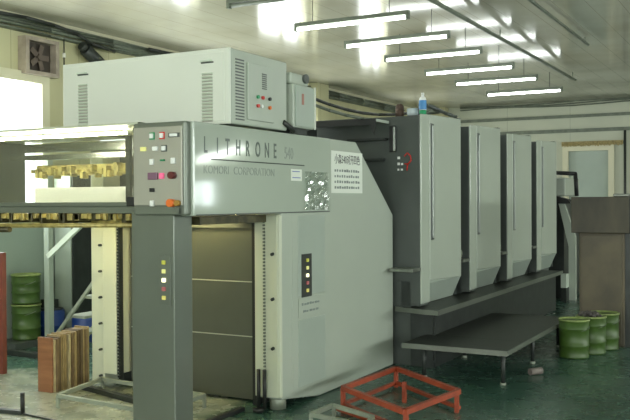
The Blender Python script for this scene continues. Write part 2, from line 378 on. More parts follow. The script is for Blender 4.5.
# ------------------------------------------------------------------ fluorescent lights
lt = thing('tube_light', 'x', 'ceiling light', (-3.69, 7.48, 3.2), 'hanging fluorescent tubes')
MB().box(-4.3, -3.08, 7.46, 7.5, 3.222, 3.26).build('housing', CONDUIT, lt)
MB().cyl((-4.27, 7.48, 3.2), (-3.11, 7.48, 3.2), .017, 12).build('tube', TUBEM, lt)
MB().box(-4.3, -4.27, 7.46, 7.5, 3.18, 3.23).build('end_socket', CONDUIT, lt); MB().box(-3.11, -3.08, 7.46, 7.5, 3.18, 3.23).build('end_socket', CONDUIT, lt)
for x in (-4.1, -3.28): MB().cyl((x, 7.48, 3.26), (x, 7.48, 3.5), .004, 5).build('hanger_wire', CABLE, lt)
names = {7.48: 'nearest glowing fluorescent tube in full view, highest of the six lit ones', 8.58: 'second fluorescent tube of the row, counted from the nearest', 9.66: 'third fluorescent tube of the row, above the blue and white bottle',
         10.99: 'fourth fluorescent tube of the row, beyond the one above the bottle', 12.2: 'fifth fluorescent tube, last but one before the end wall', 13.71: 'farthest and lowest fluorescent tube, nearest the end wall'}
lt['label'] = names[7.48]
for y in (8.58, 9.66, 10.99, 12.2, 13.71): dup(lt, (-3.69, y, 3.2), names[y])
d = dup(lt, (-3.69, 6.3, 3.2), 'unlit tube light cut off by the top edge, left of the nearest glowing tube')
for ch in d.children:
    if ch.name.startswith('tube'):
        ch.data = ch.data.copy(); ch.data.materials.clear(); ch.data.materials.append(CONDUIT)
for y in (5.1, 3.5, 1.5, -.5, -2.5):  # row continued out of view for its light
    d = dup(lt, (-3.69, y, 3.2), 'fluorescent tube hanging above or behind the camera, outside the view'); d['group'] = 'tubes outside the view'
for x in (0.2, 4.5):  # unseen rows of tubes added for light and reflections
    for y in (-3, -.8, 1.4, 3.6, 5.8, 8., 10.2, 12.4, 14.6):
        d = dup(lt, (x, y, 3.2), 'fluorescent tube hanging above or behind the camera, outside the view'); d['group'] = 'tubes outside the view'

WT = thing('tube_light', 'added glowing tube outside the view, tilted to reflect as a streak on the beam', 'ceiling light', (6.2, YE-.1, 2.3), 'tubes outside the view')
MB().cyl((5.5, YE-.1, 2.82), (6.9, YE-.1, 2.53), .04, 12).build('tube', emit('wall_tube_glow', (.95, 1, .97), 40), WT)  # unseen tube, placed and tilted so its reflection draws the beam's streak
MB().bar((5.5, YE-.05, 2.86), (6.9, YE-.05, 2.57), .08, .06).build('housing', CONDUIT, WT)
# ------------------------------------------------------------------ delivery end of the press
D = thing('press_delivery', 'big pale grey-green delivery end of the printing press with lettered beam and steel pillar', 'printing machine', (-4.1, 5.3, 0))
XF = -3.15
# side frame (operator side) with slanted rear edge
prof = [(5.27, .085), (5.55, .045), (5.82, .004), (7.25, .004), (7.25, 1.37), (6.49, 1.985), (5.27, 1.985)]
sf = MB().prism(prof, 'x', XF-.22, XF, .012).build('side_frame', PALE, D)
MB().box(XF-.02, XF+.002, 5.42, 5.97, .1, 1.40).build('access_panel', PALE, sf)
MB().box(XF, XF+.004, 5.50, 5.92, .13, .62).build('lower_panel', PALEB, sf)
MB().box(XF, XF+.003, 5.50, 5.92, .8, 1.39).build('upper_panel', PALEB, sf)
MB().box(XF+.0035, XF+.006, 5.50, 5.95, .64, .78).build('notice_plate', PALE, sf)
t = MB(); ticks(t, 'X', XF+.0062, 5.55, 5.83, .725, .02, 7, 1); t.build('notice_line', GREYPR, sf)
t = MB(); ticks(t, 'X', XF+.0062, 5.57, 5.82, .672, .018, 5, 2); t.build('notice_line', GREYPR, sf)
MB().box(XF-.21, XF-.02, 5.245, 5.275, .1, 1.40, .004).build('front_post', CREAM, D)
MB().box(XF-.085, XF+.0, 5.25, 5.285, .1, 1.40, .01).build('corner_post', CREAM, D)
# chain in its slot on the post
c = MB()
for k in range(52): c.box(-3.282, -3.268, 5.23, 5.243, .12+k*.024, .12+k*.024+.014)
c.build('chain', STEEL, D)
c = MB()
for x in (-3.31, -3.26): c.cyl((x, 5.21, .02), (x, 5.21, .3), .014, 8)
c.cyl((-3.3, 5.19, 0), (-3.3, 5.19, .03), .04, 10)
c.build('chain_tensioner', DARK, D)
for z in (.45, .8, 1.12):
    MB().cyl((-3.205, 5.225, z), (-3.205, 5.255, z+.005), .012, 8).build('latch', DARKM, D)
MB().cyl((-3.24, 5.36, 0), (-3.24, 5.36, .1), .06, 14).build('foot', LOWF, D)
MB().cyl((-3.3, 7.05, 0), (-3.3, 7.05, .02), .06, 14).build('foot', LOWF, D)
MB().cyl((-4.88, 5.4, 0), (-4.88, 5.4, .05), .06, 14).build('foot', LOWF, D)
# far side frame
MB().prism([(5.3, .04), (7.25, .04), (7.25, 1.37), (6.49, 1.985), (5.3, 1.985)], 'x', -4.97, -4.835, .01).build('side_frame', CREAM, D)
MB().box(-4.825, -4.69, 5.28, 5.5, .12, 1.4, .006).build('front_post', CREAM, D)
c = MB()
for k in range(7): c.cyl((-4.86, 5.27, .1+.21*k), (-4.86, 5.3, .1+.21*k), .01, 6)
c.build('bolts', DARKM, D)
c = MB().box(-4.684, -4.668, 5.3, 5.34, .06, 1.4)
for k in range(50): c.box(-4.68, -4.66, 5.28, 5.3, .1+k*.026, .1+k*.026+.015)
c.build('chain', DARKM, D)
# pile curtain door in three sheets
for k, (z0, z1) in enumerate(((.02, .487), (.493, .895), (.901, 1.30))):
    MB().box(-4.66, -3.405, 5.42, 5.45, z0, z1, .003).build('curtain_panel', CURT, D)
for x0, x1, y0, y1, z0, z1 in ((-4.66, -3.405, 5.415, 5.42, .4865, .4935), (-4.66, -3.405, 5.415, 5.42, .8945, .9015)):
    MB().box(x0, x1, y0, y1, z0, z1).build('joint_strip', JOINT, D)
MB().box(-3.405, -3.372, 5.28, 5.45, .02, 1.34).build('door_post', DARK, D)
MB().box(-4.69, -3.45, 5.36, 5.42, 1.30, 1.37).build('cross_bar', DARKP, D)
MB().box(-4.85, -3.45, 5.5, 7.2, .0, 1.9).build('inner_body', DARKM, D)
# beam with lettering
BY0 = 4.24
bm_ = MB().box(XF-.1, XF+.004, BY0, 6.02, 1.41, 1.985, .008).build('beam', mat('beam_gloss_paint', (.41, .47, .395), .07, 0, .03, 1.5), D)
XT = XF+.0045
its = [(ch, .1, .56, (XT, 4.34+i*.1175+(.02 if ch == 'I' else 0), 1.80)) for i, ch in enumerate('LITHRONE')]
for it in its: lettering('letter', [it], 'X', LETM, bm_)
lettering('faint_lettering', [('540', .085, .72, (XT, 5.31, 1.80))], 'X', FAINT, bm_)
lettering('company_word', [('KOMORI', .052, .96, (XT, 4.335, 1.672))], 'X', FAINT, bm_); lettering('company_word', [('CORPORATION', .052, .96, (XT, 4.665, 1.672))], 'X', FAINT, bm_)
MB().box(XT, XT+.001, 4.42, 5.6, 1.757, 1.764).build('underline', BLACKP, bm_)
lb = MB().box(XT, XT+.001, 5.4, 5.56, 1.645, 1.73).build('small_label', PAPER, bm_)
t = MB(); t.box(XT+.001, XT+.0018, 5.42, 5.53, 1.71, 1.716).box(XT+.001, XT+.0018, 5.42, 5.54, 1.665, 1.671); t.build('label_lines', mat('blue_print', (.15, .2, .5), .5), lb)
MB().box(XT-.001, XT+.001, 4.26, 6.0, 1.412, 1.42).build('beam_lower_joint', DARKP, bm_)  # dark strip along the lower edge of the beam
# steel pillar
pl = MB().box(-3.635, -3.3, 4.24, 4.425, 0, 1.44, .006).build('pillar', STEEL, D)
def button_strip(par, face, a, u0, u1, z0, z1, dark):
    p = (MB().box(a, a+.006, u0, u1, z0, z1, .002) if face == 'X' else MB().box(u0, u1, a-.006, a, z0, z1, .002)).build('button_strip', dark, par)
    n_ = 5; cu = (u0+u1)/2
    for k in range(n_):
        z = z1-(k+.85)*(z1-z0)/(n_+.7); q = .0125
        b_ = MB().box(a+.006, a+.018, cu-q, cu+q, z-q, z+q, .003) if face == 'X' else MB().box(cu-q, cu+q, a-.018, a-.006, z-q, z+q, .003)
        b_.build('button', LIT[k], p)
button_strip(pl, 'Y', 4.24, -3.42, -3.325, .86, 1.17, STEEL)
button_strip(sf, 'X', XF+.003, 5.55, 5.70, .785, 1.105, DARKM)
# control box at the corner
cb = MB().box(-3.575, -3.17, 4.19, 4.44, 1.415, 1.985, .014, 3).build('control_box', STEEL, D)
MB().box(-3.562, -3.19, 4.178, 4.192, 1.475, 1.955, .004).build('control_panel', PANELM, cb)
cp = cb
def btn(x, z, m, sx=.018, sz=.018, back=None, nm='button'):
    b_ = MB().box(x-sx, x+sx, 4.163, 4.178, z-sz, z+sz, .003).build(nm, m, cb)
    if back: MB().box(x-sx*1.45, x+sx*1.45, 4.172, 4.179, z-sz*1.45, z+sz*1.45).build('button_surround', back, cb)
btn(-3.412, 1.90, WBTN, .013, .015, GREENL); btn(-3.335, 1.90, WBTN, .013, .015, RED); btn(-3.245, 1.90, WBTN, .028, .009, DARKP)
btn(-3.478, 1.822, LIT[1], .02, .013); btn(-3.385, 1.822, WBTN, .02, .013); btn(-3.32, 1.822, WBTN, .014, .014, DARKP)
btn(-3.412, 1.742, WBTN, .014); btn(-3.25, 1.745, WBTN, .014); btn(-3.33, 1.75, GREENL, .016, .005)
btn(-3.405, 1.655, mat('purple_display', (.2, .1, .16), .3), .036, .022, nm='display'); btn(-3.337, 1.655, emit('pink_display_glow', (.7, .12, .25), .4), .017, .018, nm='lit_display')
kn = MB().cyl((-3.25, 4.178, 1.657), (-3.25, 4.14, 1.657), .022, 14).build('knob', mat('dark_red_knob', (.12, .02, .02), .3), cb)
btn(-3.412, 1.57, DARK, .016, .012); btn(-3.412, 1.488, WBTN, .014)
MB().cyl((-3.255, 4.178, 1.49), (-3.255, 4.135, 1.49), .024, 16).build('emergency_stop', ORANGE, cb)
MB().cyl((-3.215, 4.178, 1.49), (-3.215, 4.15, 1.49), .018, 12).build('knob', mat('amber_knob', (.35, .2, .03), .4), cb)
MB().box(-3.54, -3.21, 4.170, 4.178, 1.425, 1.462).build('lower_strip', STEEL, cb)
# hood
hd = MB().box(-5.6, -3.58, 4.245, 4.29, 1.425, 1.47, .004).box(-5.6, -3.58, 4.235, 4.27, 1.47, 1.497, .003).build('hood_rail', STEEL, D)
MB().box(-5.6, -3.58, 4.245, 5.2, 1.985, 2.0).build('hood_top', CREAM, D)
MB().prism([(4.24, 1.985), (4.24, 2.0), (4.62, 2.0), (4.62, 1.955)], 'x', -5.6, -3.58).build('hood_front_lip', CREAM, D)
MB().box(-5.6, -3.58, 4.25, 4.256, 1.497, 1.985).build('hood_glass', HGLASS, D)
MB().box(-3.67, -3.58, 4.3, 5.2, 1.45, 1.97).box(-3.7, -3.665, 4.262, 4.29, 1.5, 1.92).build('hood_end_plate', DARKM, D)
MB().box(-3.66, -3.6, 4.22, 4.25, 1.47, 1.53, .005).build('hood_latch', DARK, D)
MB().box(-5.62, -5.6, 4.245, 5.2, 1.45, 2.0).build('hood_end_plate', DARKM, D)
c = MB().box(-5.5, -3.72, 4.95, 5.0, 1.83, 1.87).box(-5.5, -3.72, 5.1, 5.13, 1.9, 1.97); c.build('inner_bar', CHROME, D)
c = MB(); rnd = random.Random(11)
c.box(-5.0, -4.1, 4.75, 4.95, 1.70, 1.775, .01)
for k in range(22): x = -5.0+k*.04+rnd.uniform(-.01, .01); c.box(x, x+rnd.uniform(.008, .035), 4.7, 4.76, 1.67+rnd.uniform(0, .05), 1.70+rnd.uniform(0, .09), .002)
c.build('gripper_bar', YELLOWLIT, D)
st_ = MB()
for k in range(14): st_.box(-4.75, -3.76, 4.5+.001*(k % 3), 5.15, 1.49+k*.008, 1.4975+k*.008)
st_.build('paper_sheets', SHEET, D)
# machinery under the hood
c = MB(); rnd = random.Random(21)
c.cyl((-5.6, 4.29, 1.325), (-3.64, 4.29, 1.35), .015, 10)
for k in range(30):
    x = -5.5+k*.064; c.box(x, x+rnd.uniform(.02, .05), 4.34, 4.5, 1.37+rnd.uniform(0, .02), 1.42, .003)
c.box(-5.6, -3.62, 4.6, 4.66, 1.35, 1.39).build('gripper_row', YELLOWLIT, D)
c = MB().cyl((-5.6, 4.27, 1.30), (-4.75, 4.27, 1.31), .02, 10).box(-5.6, -3.62, 4.5, 4.56, 1.37, 1.41)
for k in range(13):
    x = -5.4+k*.145+rnd.uniform(-.03, .03); c.box(x, x+rnd.uniform(.02, .07), 4.34, 4.6, 1.34+rnd.uniform(0, .04), 1.43, .004)
c.build('under_rail', OILYD, D)
MB().box(-3.62, -3.26, 4.45, 5.3, 1.35, 1.4).build('under_rail', OILYD, D)
MB().cyl((-5.1, 4.33, 1.945), (-3.75, 4.33, 1.945), .009, 8).build('lamp_tube', HOODL, D)
MB().cyl((-4.9, 4.8, 1.43), (-3.65, 4.8, 1.43), .014, 8).build('lamp_tube', WARM, D)
MB().cyl((-4.3, 5.22, 1.385), (-3.5, 5.22, 1.385), .018, 8).build('lamp_tube', WARM, D)
MB().box(-4.96, -3.26, 5.3, 6.6, 1.9, 1.98).build('top_cover', PALE, D)
MB().box(-4.96, -3.26, 5.5, 6.5, 1.5, 1.9).build('upper_body', DARKM, D)

# things fixed on the beam
N = thing('paper_notice', 'white paper notice with black printed characters on the slanted side frame', 'notice', (XT, 6.3, 1.56))
MB().box(XF+.001, XF+.003, 6.035, 6.60, 1.56, 1.895).build('sheet', PAPER, N)
lettering('heading', [('小森540对开四色', .06, .72, (XF+.0035, 6.09, 1.80))], 'X', BLACKP, N)
for r in range(4):
    t = MB(); ticks(t, 'X', XF+.003, 6.09, 6.55, 1.73-.045*r, .022, 11, 30+r); t.build('print_line', GREYPR, N)
fm = MB(); rnd = random.Random(4); b = bmesh.new(); G = 12; V = []
for i in range(G+1):
    for j in range(G+1): V.append(b.verts.new((XF+.012+rnd.uniform(0, .016), 5.59+i*.36/G, 1.432+j*.285/G)))
for i in range(G):
    for j in range(G): b.faces.new((V[i*(G+1)+j], V[(i+1)*(G+1)+j], V[(i+1)*(G+1)+j+1], V[i*(G+1)+j+1]))
fm._merge(b)
tag(fm.build('plastic_sleeve', FILM), 'crumpled clear plastic sleeve stuck on the beam left of the notice', 'plastic sleeve')

# ------------------------------------------------------------------ white cabinet on top
W = thing('white_cabinet', 'long off-white electrical cabinet with louvres lying on top of the delivery end', 'cabinet', (-3.87, 4.95, 1.985))
MB().box(-4.6, -3.15, 4.65, 5.36, 2.0, 2.49, .012, 3).build('body', PALE, W)
fd = MB().box(-4.6, -3.15, 4.632, 4.65, 2.0, 2.49, .004).build('front_door', WHITE, W)
MB().box(-4.57, -3.19, 4.626, 4.633, 2.02, 2.465, .003).build('door_leaf', WHITE, fd)
for x in (-4.40, -3.32):
    c = MB()
    for k in range(15): c.prism([(4.612, 2.025+k*.0215), (4.628, 2.025+k*.0215), (4.628, 2.037+k*.0215)], 'x', x-.042, x+.042)
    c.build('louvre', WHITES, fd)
    c = MB()
    for k in range(15): c.box(x-.042, x+.042, 4.624, 4.6265, 2.018+k*.0215, 2.0245+k*.0215)
    c.build('louvre_slots', PANELM, fd)
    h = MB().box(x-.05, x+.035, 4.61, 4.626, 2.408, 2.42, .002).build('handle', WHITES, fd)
    MB().box(x-.05, x+.05, 4.6245, 4.6265, 2.398, 2.408).build('handle_recess', DARKP, fd)
c = MB(); 
for k in range(20): c.box(-3.151, -3.147, 4.70, 4.80, 2.03+k*.0205, 2.039+k*.0205)
c.build('louvre_slots', DARKP, W)
dd = MB().box(-3.15, -3.135, 4.83, 5.16, 2.04, 2.42, .004).build('side_door', PALE, W)
c = MB()
for k in range(8): c.box(-3.1355, -3.133, 5.0, 5.06, 2.26+k*.014, 2.268+k*.014)
c.build('grille', DARKP, dd)
for y, z, m in ((4.94, 2.20, GREENL), (5.0, 2.20, RED), (4.94, 2.14, RED), (4.985, 2.14, WBTN), (5.09, 2.2, DARKM), (5.09, 2.14, ORANGE)):
    MB().cyl((-3.135, y, z), (-3.12, y, z), .012, 10).build('button', m, dd)
MB().box(-4.4, -3.4, 4.9, 5.2, 1.98, 2.0).build('plinth', DARKM, W)
# junction boxes behind
J = thing('junction_box', 'grey-green junction box with white edge behind the white cabinet, pipe hanging below', 'box', (-3.25, 5.55, 1.99))
MB().box(-3.42, -3.12, 5.40, 5.70, 2.03, 2.345, .008).build('body', PALE, J)
MB().box(-3.12, -3.108, 5.42, 5.69, 2.04, 2.335, .003).build('cover', PALEB, J)
MB().box(-3.108, -3.105, 5.50, 5.53, 2.2, 2.28).build('sticker', mat('faded_red_sticker', (.4, .2, .15), .6), J)
MB().box(-3.11, -3.10, 5.685, 5.70, 2.03, 2.345).build('edge_strip', WHITE, J)
MB().box(-3.35, -3.15, 5.45, 5.65, 1.986, 2.03).build('stand', DARKM, J)
J2 = thing('junction_box', 'smaller grey box with a round port stacked on the junction box', 'box', (-3.27, 5.52, 2.35))
MB().box(-3.4, -3.14, 5.40, 5.66, 2.347, 2.43, .015, 3).build('body', PALE, J2)
MB().cyl((-3.14, 5.6, 2.4), (-3.12, 5.6, 2.4), .035, 14).build('port', DARKP, J2)
tag(MB().tube([(-3.145, 5.3, 2.06), (-3.12, 5.4, 2.005), (-3.2, 5.5, 1.998)], .018, 8).build('black_hose', CABLE), 'short black hose between the white cabinet and the junction box', 'hose')
for k, (dz, lab) in enumerate(((0, 'upper slack cable from the junction box towards the printing units'), (-.05, 'lower slack cable from the junction box towards the printing units'))):
    pts = [(-3.35+.0*i, 5.72+i*.33, 2.36+dz-.1*math.sin(i/8*PI)+.05*i/8) for i in range(9)]
    tag(MB().tube(pts, .014, 6).build('slack_cable', CONDUIT if k else CABLE), lab, 'cable')
tray = thing('cable_shelf', 'pale shelf with a dark front edge bridging delivery end and first printing unit', 'shelf', (-3.6, 7.1, 1.9))
MB().box(-4.0, -3.2, 7.0, 7.28, 2.2, 2.225).build('shelf_board', PALE, tray)
MB().box(-4.0, -3.2, 6.985, 7.0, 2.17, 2.225).build('front_edge', DARK, tray)
MB().prism([(-3.26, 2.17), (-3.2, 2.17), (-3.22, 2.08)], 'y', 6.99, 7.0).build('bracket', DARK, tray)
MB().box(-4.0, -3.9, 7.0, 7.19, 1.905, 2.2).build('post', DARKM, tray)

# ------------------------------------------------------------------ printing units
XU = -2.90
U = thing('printing_unit', 'nearest printing unit, with dark end face and red hand mark', 'printing machine', (XU, 7.31, 0), 'row of printing units')
y0 = 7.31
b0 = MB().prism([(y0, .76), (y0+1.06, .76), (y0+1.06, 2.30), (y0, 2.265)], 'x', XU-1.75, XU-.013, .003).box(XU-1.75, XU-.105, y0, y0+1.06, 0, .76).box(XU-.2, XU-.013, y0, y0+.2, .54, .765).build('body', DARKP, U)
MB().box(XU-1.75, XU-.30, y0+1.062, y0+1.369, 0, 2.1).build('gap_body', DARKM, U)
# near column with a rounded corner
COLM = mat('glossy_pale_paint', (.45, .505, .425), .16, 0, .03, 2)
MB().prism([(y0-.002, .56), (y0+.20, .56), (y0+.20, 2.287), (y0-.002, 2.279)], 'x', XU-.013, XU+.003, .005).build('corner_column', COLM, U)
d_ = MB().prism([(y0+.203, .76), (y0+1.06, .73), (y0+1.06, 2.315), (y0+.203, 2.288)], 'x', XU-.013, XU+.008, .006).build('side_door', PALE, U)
MB().box(XU-.01, XU+.012, y0+.215, y0+.30, 1.13, 2.21, .004).build('door_slot', DARKP, d_)
MB().box(XU+.01, XU+.024, y0+.24, y0+.275, 1.15, 2.19, .005).build('grip_bar', GRIP, d_)
MB().prism([(XU-.1, .535), (XU-.085, .535), (XU+.002, .735), (XU-.012, .76), (XU-.1, .76)], 'y', y0+.203, y0+1.06).build('kick_panel', PALEB, U)
MB().box(XU-.23, XU+.0, y0-.21, y0-.008, .862, .892, .003).build('foot_step', EDGE, U)
MB().cyl((XU-.09, y0+1.10, .54), (XU-.09, y0+1.10, 2.1), .03, 10).build('pipe', DARKP, U)
MB().box(XU-.16, XU-.02, y0+1.065, y0+1.14, 2.1, 2.33, .004).build('top_bracket', DARKP, U)
MB().cyl((XU-.10, y0+1.2, .95), (XU-.04, y0+1.2, .95), .04, 12).build('valve', CHROME, U)
MB().box(XU-.28, XU-.1, y0+1.08, y0+1.36, .9, .94).build('ledge', EDGE, U)
labs = ['second printing unit from the front, beyond the one with the dark end face', 'third printing unit from the front, between the second and the last', 'last printing unit, farthest back beside the grey-teal window']
for k in range(3): dup(U, (XU, y0+1.37*(k+1), 0), labs[k])
# marks on the first dark end face
fdh = MB().box(-3.2, -3.14, y0-.03, y0-.001, 1.94, 2.18, .006).build('end_handle_frame', DARK, U)
MB().box(-3.155, -3.135, y0-.045, y0-.028, 1.95, 2.17, .004).build('end_handle', GRIP, fdh)
t = MB(); ticks(t, 'Y', y0-.001, -3.13, -3.09, 1.875, .025, 1, 5); ticks(t, 'Y', y0-.001, -3.13, -3.06, 1.82, .025, 2, 6); ticks(t, 'Y', y0-.001, -3.13, -3.065, 1.77, .025, 2, 7)
t.build('white_marks', WBTN, U)
t = MB().tube([(-3.03, y0-.006, 1.93), (-3.0, y0-.006, 1.90), (-2.995, y0-.006, 1.86), (-3.03, y0-.006, 1.82), (-3.035, y0-.006, 1.77)], .006, 6).tube([(-3.06, y0-.006, 1.9), (-3.03, y0-.006, 1.93)], .006, 6).tube([(-3.06, y0-.006, 1.83), (-3.03, y0-.006, 1.83)], .005, 6)
t.build('red_mark', RED, U)
MB().box(-3.6, -3.25, y0-.06, y0-.001, 1.86, 1.885).box(-3.6, -3.22, y0-.09, y0-.001, 2.05, 2.07).build('ledge', DARKM, U)
# things on the first unit
B = thing('spray_bottle', 'white bottle with blue label and green base on the nearest printing unit', 'bottle', (-2.945, y0+.16, 2.286))
zb = 2.286
MB().lathe([(.028, 0), (.033, .004), (.033, .04)], (-2.945, y0+.16, zb)).build('green_base', mat('green_plastic', (.02, .35, .15), .4), B)
MB().lathe([(.0335, .04), (.034, .05), (.034, .13), (.028, .155), (.015, .165), (.013, .18), (.001, .181)], (-2.945, y0+.16, zb)).build('bottle_body', mat('white_plastic', (.85, .87, .85), .35), B)
MB().lathe([(.0345, 0.045), (.0352, .05), (.0352, .125), (.0345, .13)], (-2.945, y0+.16, zb)).build('blue_label', mat('blue_label', (.05, .25, .55), .4), B)
MB().cyl((-2.945, y0+.16, zb+.18), (-2.945, y0+.16, zb+.2), .014, 10).build('cap', mat('white_plastic_cap', (.8, .82, .8), .35), B)
tag(MB().lathe([(.05, 0), (.055, .01), (.055, .06), (.05, .065), (.045, .06), (.044, .02), (.001, .02)], (-3.06, y0+.2, zb)).build('glass_jar', mat('pale_blue_jar', (.5, .58, .6), .2)), 'pale bluish jar left of the bottle on the nearest printing unit', 'jar')
tag(MB().cyl((-3.2, y0+.22, zb), (-3.2, y0+.22, zb+.07), .04, 10).ball((-3.2, y0+.22, zb+.08), .042, 10).build('rag', mat('dark_brown_cap', (.08, .05, .035), .7)), 'small dark brown lump on the unit left of the bluish jar', 'rag')
tag(MB().tube([(-3.0, y0+.3, 2.33), (-2.98, y0+.5, 2.39), (-3.1, y0+1.0, 2.4), (-3.5, y0+1.3, 2.42)], .025, 8).build('air_pipe', CONDUIT), 'grey pipe lying over the top of the nearest printing unit behind the bottle', 'pipe')
tag(MB().tube([(-3.0, y0+.22, 2.287), (-3.0, y0+.22, 2.38), (-2.96, y0+.32, 2.39), (-2.93, y0+.75, 2.345), (-2.92, y0+1.0, 2.335)], .018, 8).build('black_hose', DARKP), 'dark hose bent down onto the top of the nearest printing unit', 'hose')

# walkway and lower platform
K = thing('walkway', 'dark raised walkway along the foot of the printing units', 'walkway', (-2.8, 9.6, .0))
MB().box(-3.0, -2.692, 7.305, 11.95, .505, .53, .003).prism([(-3.14, 7.27), (-2.82, 7.165), (-2.70, 7.15), (-2.692, 7.304), (-3.14, 7.304)], 'z', .505, .53).build('deck', PLATE, K)
MB().box(-2.692, -2.68, 7.15, 11.95, .488, .532).build('edge_strip', EDGE, K)
MB().prism([(-3.14, 7.258), (-2.82, 7.153), (-2.82, 7.165), (-3.14, 7.27)], 'z', .49, .532).build('edge_strip', EDGE, K)
MB().prism([(-2.82, 7.153), (-2.68, 7.138), (-2.68, 7.15), (-2.82, 7.165)], 'z', .49, .532).build('edge_strip', EDGE, K)
MB().box(-2.785, -2.77, 7.31, 11.9, 0.0, .504).build('skirt_panel', DARKM, K)
MB().box(-3.0, -2.785, 7.29, 7.305, 0.0, .504).build('end_panel', DARKM, K)
LP = thing('lower_platform', 'low dark steel platform on thin legs in front of the printing units', 'platform', (-2.4, 7.9, 0))
MB().box(-2.85, -1.95, 6.74, 7.28, .27, .297, .003).box(-2.765, -1.95, 7.28, 9.0, .27, .297, .003).build('deck', PLATE, LP)
MB().box(-2.85, -1.95, 6.728, 6.742, .258, .3).build('front_edge', EDGE, LP)
MB().box(-1.952, -1.94, 6.728, 9.0, .265, .3).build('side_edge', EDGE, LP)
for x, y in ((-2.02, 6.86), (-2.7, 6.86), (-2.05, 7.9), (-2.7, 7.9), (-2.05, 8.9), (-2.7, 8.9)):
    g = MB().cyl((x, y, .02), (x, y, .27), .018, 10).build('leg', DARKM, LP); MB().cyl((x, y, 0), (x, y, .02), .025, 10).build('foot', LOWF, g)
tag(MB().cyl((-1.93, 7.35, .03), (-1.86, 7.45, .03), .03, 12).build('caster_wheel', mat('grey_wheel', (.2, .17, .15), .5)), 'small grey wheel lying on the floor beside the low platform', 'wheel')

# feeder beyond the units
FD = thing('feeder', 'pale feeder end of the press with black bent pipe, beyond the last unit', 'printing machine', (-3.1, 13.4, 0))
MB().box(-3.6, -2.93, 13.2, 14.2, 1.55, 1.83, .02).build('box', PALE, FD)
MB().tube([(-3.3, 13.12, 1.88), (-3.05, 13.1, 1.9), (-2.76, 13.1, 1.88), (-2.74, 13.1, 1.55)], .03, 8).build('bent_pipe', DARK, FD)
MB().prism([(-3.02, 1.5), (-2.96, 1.55), (-2.76, .95), (-2.76, 0), (-2.86, 0), (-2.86, .8)], 'y', 13.1, 13.18).build('slanted_guard', PALE, FD)
MB().box(-4.6, -2.95, 13.2, 15.2, 0, 1.5).build('body', DARKM, FD)
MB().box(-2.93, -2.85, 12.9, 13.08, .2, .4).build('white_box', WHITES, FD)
MB().box(-2.93, -2.85, 12.9, 13.08, 0, .2).build('white_box_stand', DARKM, FD)
MB().prism([(-3.05, 1.44), (-2.8, 1.44), (-2.85, 1.5), (-3.05, 1.56)], 'y', 13.0, 13.19).build('hopper', DARK, FD)

# right hand cabinet
CB = thing('stained_cabinet', 'tall stained brown metal cabinet with overhanging dark top box, behind the pails', 'cabinet', (-1.7, 9.4, 0))
MB().box(-1.90, -1.45, 9.19, 9.7, 0, 1.155, .008).build('body', BROWNM, CB)
MB().box(-1.45, -1.40, 9.22, 9.7, 0, 1.155).build('side_post', DARKM, CB)
MB().box(-1.955, -1.39, 9.07, 9.72, 1.157, 1.525, .006).build('top_box', BROWND, CB)
MB().box(-1.39, -1.30, 9.1, 9.7, 1.157, 1.51).build('side_bracket', DARKM, CB)
MB().box(-1.875, -1.475, 9.17, 9.189, .03, 1.13, .003).build('door', BROWNM, CB)
tag(MB().box(-1.58, -1.42, 9.3, 9.42, 1.526, 1.555, .008).build('metal_tray', EDGE), 'small metal tray lying on top of the stained brown cabinet', 'tray')

# ------------------------------------------------------------------ pails
def pail(x, y, z, label, group, junk=False, r=.142, h=.36):
    P_ = thing('ink_pail', label, 'pail', (x, y, z), group)
    k = r/.142
    MB().lathe([(.13*k, 0), (.138*k, .008), (.138*k, .02), (.134*k, .03), (.136*k, .11), (.141*k, .115), (.141*k, .125), (.136*k, .13), (.137*k, h-.09), (.142*k, h-.085), (.142*k, h-.075), (.138*k, h-.07), (.139*k, h-.01)], (x, y, z)).build('pail_body', GREENP, P_)
    MB().lathe([(.139*k, h-.012), (.146*k, h-.01), (.147*k, h+.004), (.14*k, h+.008), (.134*k, h+.002), (.13*k, h-.01), (.001, h-.012)], (x, y, z)).build('lid', mat('pail_rim', (.28, .36, .12), .35, .1, .3, 20) if 'pail_rim' not in bpy.data.materials else bpy.data.materials['pail_rim'], P_)
    b_ = MB(); pts = [(x+.146*k*math.cos(a), y-.01+.02*math.sin(a)-.135*k*math.sin(a), z+h-.06-.05*math.sin(a)) for a in [i*PI/10 for i in range(11)]]
    b_.tube(pts, .003, 5); b_.build('wire_handle', EDGE, P_)
    return P_
pail(-1.785, 8.40, 0, 'green ink pail standing in front at left, beside the low platform', 'green ink pails on the right')
pail(-1.685, 8.70, 0, 'green ink pail filled with crumpled rags, against the brown cabinet', 'green ink pails on the right')
pail(-1.615, 9.01, 0, 'green ink pail half hidden, rightmost beside the brown cabinet', 'green ink pails on the right')
mb = MB(); rnd = random.Random(2)
for k in range(26):
    a = rnd.uniform(0, 2*PI); q = rnd.uniform(0, .1); b = bmesh.new(); bmesh.ops.create_icosphere(b, subdivisions=1, radius=rnd.uniform(.015, .03))
    mb._merge(b, Matrix.Translation((-1.685+q*math.cos(a), 8.70+q*math.sin(a), .365+rnd.uniform(.005, .025))))
tag(mb.build('crumpled_rags', mat('grey_rags', (.12, .11, .1), .8, 0, .5, 30)), 'crumpled dark grey rags heaped on the middle right pail', 'rags', kind='stuff')
